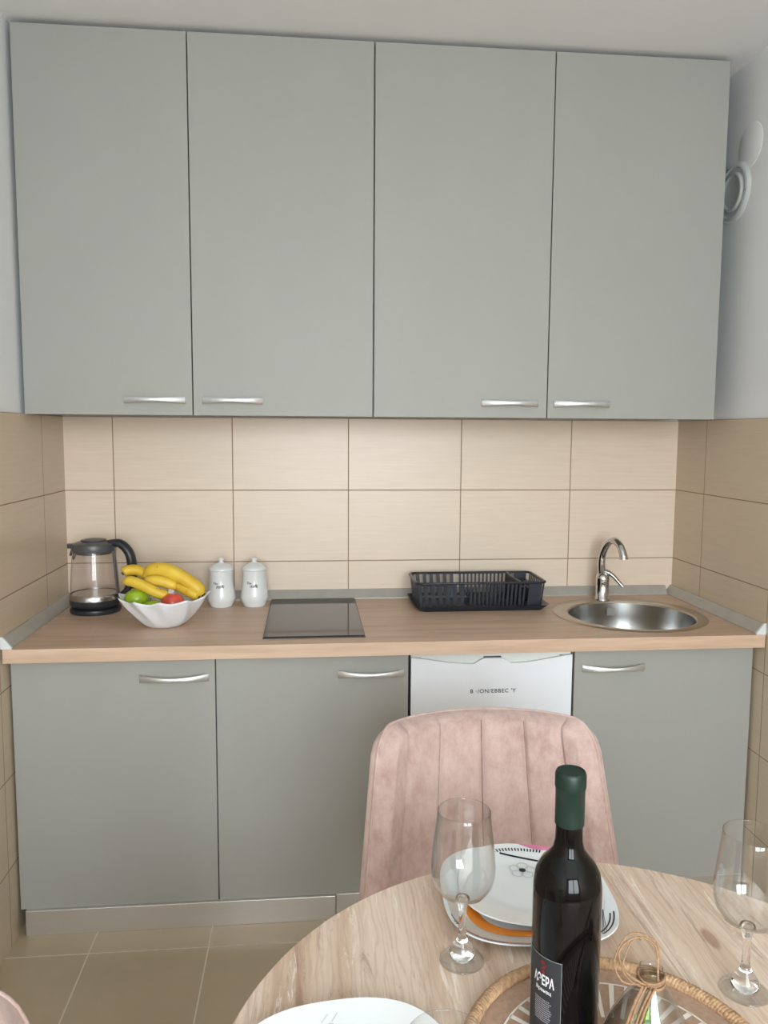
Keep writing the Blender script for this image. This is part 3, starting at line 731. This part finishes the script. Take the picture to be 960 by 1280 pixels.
bm.normal_update(); o = fin('printed_pattern', bm, GM, t1)
small = Plate(.105, 2.5, .008, 1.3)
t2 = small.build('dessert_plate', 'smaller white plate with pink and black border on top of the large plate', (1.146, -1.669, TZ+.0068), math.radians(-14))
bm = B()
small.band(bm, 60, 100, 0, 0, 2, 24, lambda t: (1-.10*math.sin(t*PI), .995))
for k in range(16): a = 78+k*3.0; small.band(bm, a, a+1.3, .84, .90, 0, 2)
small.line(bm, (-.045, .078), (.018, .068), .004, 0)
flower(small, bm, -.010, .040, .022, 4, 0); flower(small, bm, .030, .030, .018, 4, None)
small.line(bm, (.012, .056), (.03, .053), .0016, 4)
fin('printed_pattern', bm, GM, t2)
lp = Plate(.124, 2.6, .012, 1.2)
t3 = lp.build('dinner_plate', 'white plate with a navy stripe and cup sketch at the bottom edge of the photo', (.858, -2.008, TZ), math.radians(6))
bm = B()
lp.line(bm, (-.075, .072), (-.058, .092), .006, 0); lp.line(bm, (-.09, .055), (-.075, .072), .006, 0)
flower(lp, bm, -.022, .082, .014, 4, None); flower(lp, bm, -.004, .084, .013, 4, None)
lp.line(bm, (-.014, .098), (-.005, .108), .0012, 4); lp.line(bm, (-.002, .098), (.006, .108), .0012, 4)
fin('printed_pattern', bm, GM, t3)

# ------------------------------------------------------------------ wine glasses
def wineglass(loc, label):
    t = thing('wine_glass', label, 'wine glass', loc, 0, 'clear stemmed wine glasses')
    bm = B(); lathe(bm, [(.004, .0008), (.028, .0002), (.0292, .0012), (.028, .0026), (.022, .0048), (.014, .0065)], 64, close=False); fin('foot', bm, 'glass', t, smooth=True)
    bm = B(); lathe(bm, [(0, .0035), (.013, .0045), (.0165, .009), (.0165, .014), (.0135, .021), (.0075, .028), (.0052, .036), (.0044, .05), (.0046, .064), (.0062, .076), (.0095, .0835), (.0085, .0868), (0, .0872)], 48, close=False); fin('stem', bm, 'solid', t, smooth=True)
    bowl_o = [(.009, .0845), (.02, .089), (.031, .096), (.038, .107), (.0408, .119), (.0412, .131), (.0398, .148), (.0378, .167), (.0352, .188), (.0338, .2025)]
    bowl_i = [(.0334, .2035), (.0329, .2025), (.0343, .188), (.0369, .167), (.0389, .148), (.0403, .131), (.0399, .119), (.0371, .1075), (.0302, .0975), (.019, .0915), (.008, .0885), (0, .0882)]
    bm = B(); lathe(bm, bowl_o+bowl_i, 64, close=False); fin('bowl', bm, 'glass', t, smooth=True)
    return t
g1 = wineglass((1.017, -1.804, TZ), 'clear wine glass in front of the pink chair, left of the bottle')
dup(g1, (1.352, -1.890, TZ), 0, 'clear wine glass at the right edge of the photo')
dup(g1, (.929, -2.176, TZ), 0, 'wine glass at the bottom edge, only its rim showing')

# ------------------------------------------------------------------ centre mat
MX, MY, MR = 1.153, -1.998, .166
r = thing('round_placemat', 'round brown woven mat with white strokes and a jute rope rim', 'placemat', (MX, MY, TZ))
bm = B(); lathe(bm, [(0, 0), (MR-.004, 0), (MR-.004, .005), (0, .005)], 96, close=False); fin('woven_base', bm, 'matb', r, angle=40)
bm = B(); N = 960; R0, R1 = [], []
for ph in (0, PI):
    pts = []
    for i in range(N): a = 2*PI*i/N; tw = 120*a+ph; rr = MR+.0038*math.cos(tw); pts.append((rr*math.cos(a), rr*math.sin(a), .0078+.0028*math.sin(tw)))
    tube(bm, pts, .0048, 6, True)
fin('rope_rim', bm, 'jute', r, smooth=True)
bm = B(); zz = .0056
def quad(a0, r0, a1, r1, w0, w1):
    p, q = Vector((r0*math.cos(a0), r0*math.sin(a0), zz)), Vector((r1*math.cos(a1), r1*math.sin(a1), zz)); sd = (q-p).cross(Vector((0, 0, 1))).normalized()
    bm.faces.new([bm.verts.new(v) for v in (p-sd*w0/2, p+sd*w0/2, q+sd*w1/2, q-sd*w1/2)])
K = 96
A_ = [bm.verts.new((.1335*math.cos(2*PI*i/K), .1335*math.sin(2*PI*i/K), zz)) for i in range(K)]; C_ = [bm.verts.new((.131*math.cos(2*PI*i/K), .131*math.sin(2*PI*i/K), zz)) for i in range(K)]
for i in range(K): bm.faces.new((A_[i], A_[(i+1) % K], C_[(i+1) % K], C_[i]))
for k in range(44): a = 2*PI*k/44; quad(a, .132, a+.05, .075, .0062, .0042)
fin('white_strokes', bm, 'matw', r)

# ------------------------------------------------------------------ bottle
bx, by_, bz_ = 1.103, -1.95, TZ+.0056
r = thing('wine_bottle', 'dark red-wine bottle with green capsule standing on the round mat', 'bottle', (bx, by_, bz_))
bm = B(); lathe(bm, [(0, .004), (.028, 0), (.035, .001), (.0372, .005), (.0372, .176), (.0368, .186), (.0345, .198), (.029, .2085), (.0215, .217), (.0165, .225), (.0148, .235), (.0145, .25), (.0145, .262), (0, .262)], 64, close=False); fin('glass_body', bm, 'bglass', r, angle=60)
bm = B(); lathe(bm, [(.0150, .252), (.0158, .2525), (.0158, .292), (.0162, .2925), (.0168, .295), (.0168, .308), (.0155, .3115), (.0148, .312), (.0135, .3106), (0, .3103)], 48, close=False); fin('capsule', bm, 'capsule', r, angle=40)
phL = math.radians(-109.8-41); RL = .0374
def wrap(R=RL, zc=0, da=0, up=0):
    def f(x, y): a = phL+da+x/R; return (R*math.cos(a), R*math.sin(a), zc+y)
    return f
bm = B(); NL = 24; hwid = math.radians(37); f = lambda a: .100-.0035*(a/hwid)
lv = [[bm.verts.new((RL*math.cos(phL+hwid*(2*i/NL-1)), RL*math.sin(phL+hwid*(2*i/NL-1)), zz)) for zz in (.012, .114)] for i in range(NL+1)]
for i in range(NL): bm.faces.new((lv[i][0], lv[i+1][0], lv[i+1][1], lv[i][1]))
lab = fin('label', bm, 'label', r, smooth=True)
bm = B(); R2 = RL+.0002
pts = [(R2*math.cos(phL+hwid*(2*i/NL-1)*.985), R2*math.sin(phL+hwid*(2*i/NL-1)*.985), .1133) for i in range(NL+1)]; tube(bm, pts, .0003, 5)
for s in (-1, 1): tube(bm, [(R2*math.cos(phL+s*hwid*.985), R2*math.sin(phL+s*hwid*.985), q) for q in (.1133, .012)], .0003, 5)
fin('label_border', bm, 'grey_ink', lab)
text_mesh('АЭЕРА', .0155, wrap(RL+.0004, .0865, .08), 'white_ink', 'label_lettering', lab, ext=.0004, sx=.52)
text_mesh('Вранац', .0058, wrap(RL+.0004, .0755, .08), 'white_ink', 'label_lettering', lab, ext=.0001)
bm = B(); g = wrap(RL+.0004, .1025, .08)
for (x, y, rr, n_) in ((-.001, .0045, .0034, 5), (.0008, -.0005, .0026, 4), (.0002, -.0058, .0030, 5), (.003, .002, .0014, 3), (-.0028, -.003, .0013, 3)):
    c = bm.verts.new(g(x, y)); ring = [bm.verts.new(g(x+rr*(1 if k % 2 else .55)*math.cos(PI*k/n_), y+rr*(1 if k % 2 else .55)*math.sin(PI*k/n_))) for k in range(2*n_)]
    for k in range(2*n_): bm.faces.new((c, ring[k], ring[(k+1) % (2*n_)]))
fin('label_crest', bm, 'red_ink', lab)
bm = B(); g = wrap(RL+.0004, .021, .05); random.seed(9)
for row in range(11):
    y = .043-row*.0024; x = -.0105+random.uniform(0, .001); end = .0105+random.uniform(-.003, .001)
    while x < end:
        w = random.uniform(.0008, .0022); bm.faces.new([bm.verts.new(g(a, b)) for a, b in ((x, y), (x+w, y), (x+w, y+.0012), (x, y+.0012))]); x += w+.0004
fin('small_print', bm, 'small_ink', lab)

# ------------------------------------------------------------------ glass jar with twine and moss
vx, vy, vz = 1.176, -2.006, TZ+.0056
r = thing('hanging_glass_jar', 'clear conical glass jar with twine loop and moss inside, right of the bottle', 'jar', (vx, vy, vz))
oj = [(0, 0), (.045, 0), (.049, .004), (.052, .014), (.050, .032), (.040, .058), (.027, .082), (.016, .1), (.0105, .110), (.0105, .117), (.0125, .120)]
ij = [(.0113, .120), (.0092, .117), (.0092, .110), (.0145, .0995), (.0254, .081), (.0384, .057), (.0484, .031), (.0502, .014), (.0475, .006), (.043, .003), (0, .003)]
bm = B(); lathe(bm, oj+ij, 64, close=False); fin('glass', bm, 'glass', r, smooth=True)
bm = B(); tw = []
for k in range(4):     # wraps about the neck
    pts = [((.0128+.0008*(k % 2))*math.cos(a), (.0128+.0008*(k % 2))*math.sin(a), .104+.0026*k+.0012*math.sin(a*2+k)) for a in [2*PI*i/24 for i in range(24)]]
    tube(bm, pts, .0013, 6, True)
tube(bm, catmull([(-.010, -.010, .108), (-.030, -.008, .122), (-.036, 0, .138), (-.024, .002, .151), (-.008, .002, .152), (.004, 0, .142), (.004, -.006, .124), (.002, -.012, .108)], 6), .0012, 6)
tube(bm, catmull([(-.012, -.008, .108), (-.036, -.012, .116), (-.042, -.004, .134), (-.026, .004, .154), (-.008, .004, .155), (.006, .002, .144), (.006, -.004, .130)], 6), .001, 6)
tube(bm, catmull([(-.012, -.010, .106), (-.026, -.010, .114), (-.034, -.006, .128), (-.020, .004, .149), (-.010, .006, .147)], 6), .0009, 6)
for k, (dx, dy) in enumerate(((0, 0), (-.004, .002), (.003, -.003), (-.002, -.004), (.006, .001), (-.007, .003))):
    tube(bm, catmull([(-.006+dx, -.013+dy, .108), (-.018+dx, -.02+dy, .094), (-.032+dx, -.031+dy, .074), (-.044+dx, -.039+dy, .046), (-.052+dx, -.047+dy*.5, .014), (-.054+dx, -.052+dy, .003)], 6), .0011+.0002*(k % 3), 6)
fin('twine', bm, 'twine', r, smooth=True)
bm = B(); random.seed(3)
for k in range(800):
    a = random.uniform(0, 2*PI); q = .036*math.sqrt(random.random()); zz = .004+random.uniform(.2, 1)*.072*(1-(q/.040)**1.1)
    p = Vector((q*math.cos(a), q*math.sin(a), zz)); d = Vector((random.uniform(-1, 1), random.uniform(-1, 1), random.uniform(.1, 1.2))).normalized()*.009; s = d.cross(Vector((random.random(), random.random(), .3))).normalized()*.0016
    bm.faces.new([bm.verts.new(v) for v in (p-s, p+s, p+d*.7+s*.8, p+d, p+d*.7-s*.8)])
o = fin('moss', bm, 'moss', r); o['kind'] = 'stuff'

# ------------------------------------------------------------------ light and camera
w = bpy.data.worlds.new('sky'); sc.world = w; w.use_nodes = True; nt = w.node_tree; bg = nt.nodes['Background']
tc = nt.nodes.new('ShaderNodeTexCoord'); sp = nt.nodes.new('ShaderNodeSeparateXYZ'); rp = nt.nodes.new('ShaderNodeValToRGB')
nt.links.new(tc.outputs['Generated'], sp.inputs[0]); mr = nt.nodes.new('ShaderNodeMapRange'); mr.inputs[1].default_value = -1; nt.links.new(sp.outputs[2], mr.inputs[0])
nt.links.new(mr.outputs[0], rp.inputs[0]); nt.links.new(rp.outputs[0], bg.inputs[0])
e = rp.color_ramp.elements; e[0].position = .46; e[0].color = (.66, .68, .70, 1); e[1].position = .53; e[1].color = (.90, .945, 1.0, 1)
bg.inputs[1].default_value = 17.0
L = bpy.data.lights.new('window_portal', 'AREA'); L.shape = 'RECTANGLE'; L.size = wx1-wx0; L.size_y = wz1-wz0
L.cycles.is_portal = True
lo = bpy.data.objects.new('window_portal', L); col.objects.link(lo); lo.location = (xm if False else (wx0+wx1)/2, YB-.13, (wz0+wz1)/2); lo.rotation_euler = (PI/2, 0, 0)
# daylight entering the room
cam = bpy.data.cameras.new('camera'); co = bpy.data.objects.new('camera', cam); col.objects.link(co); sc.camera = co
cam.sensor_fit = 'VERTICAL'; cam.sensor_height = 36; cam.lens = 977.39/1280*36; cam.clip_start = .02
yw_, pt_, rl_ = [math.radians(a) for a in (5.5461, -5.7263, .3469)]
f = Vector((math.sin(yw_)*math.cos(pt_), math.cos(yw_)*math.cos(pt_), math.sin(pt_))); rt = Vector((math.cos(yw_), -math.sin(yw_), 0)); up = rt.cross(f)
c, s = math.cos(rl_), math.sin(rl_); R = c*rt+s*up; U = -s*rt+c*up
mw = Matrix((( R.x, U.x, -f.x, .8215), (R.y, U.y, -f.y, -2.7397), (R.z, U.z, -f.z, 1.4284), (0, 0, 0, 1))); co.matrix_world = mw
sc.view_settings.view_transform = 'Standard'; sc.view_settings.look = 'None'; sc.view_settings.gamma = 1; sc.view_settings.use_curve_mapping = False
sc.view_settings.exposure = 0.27
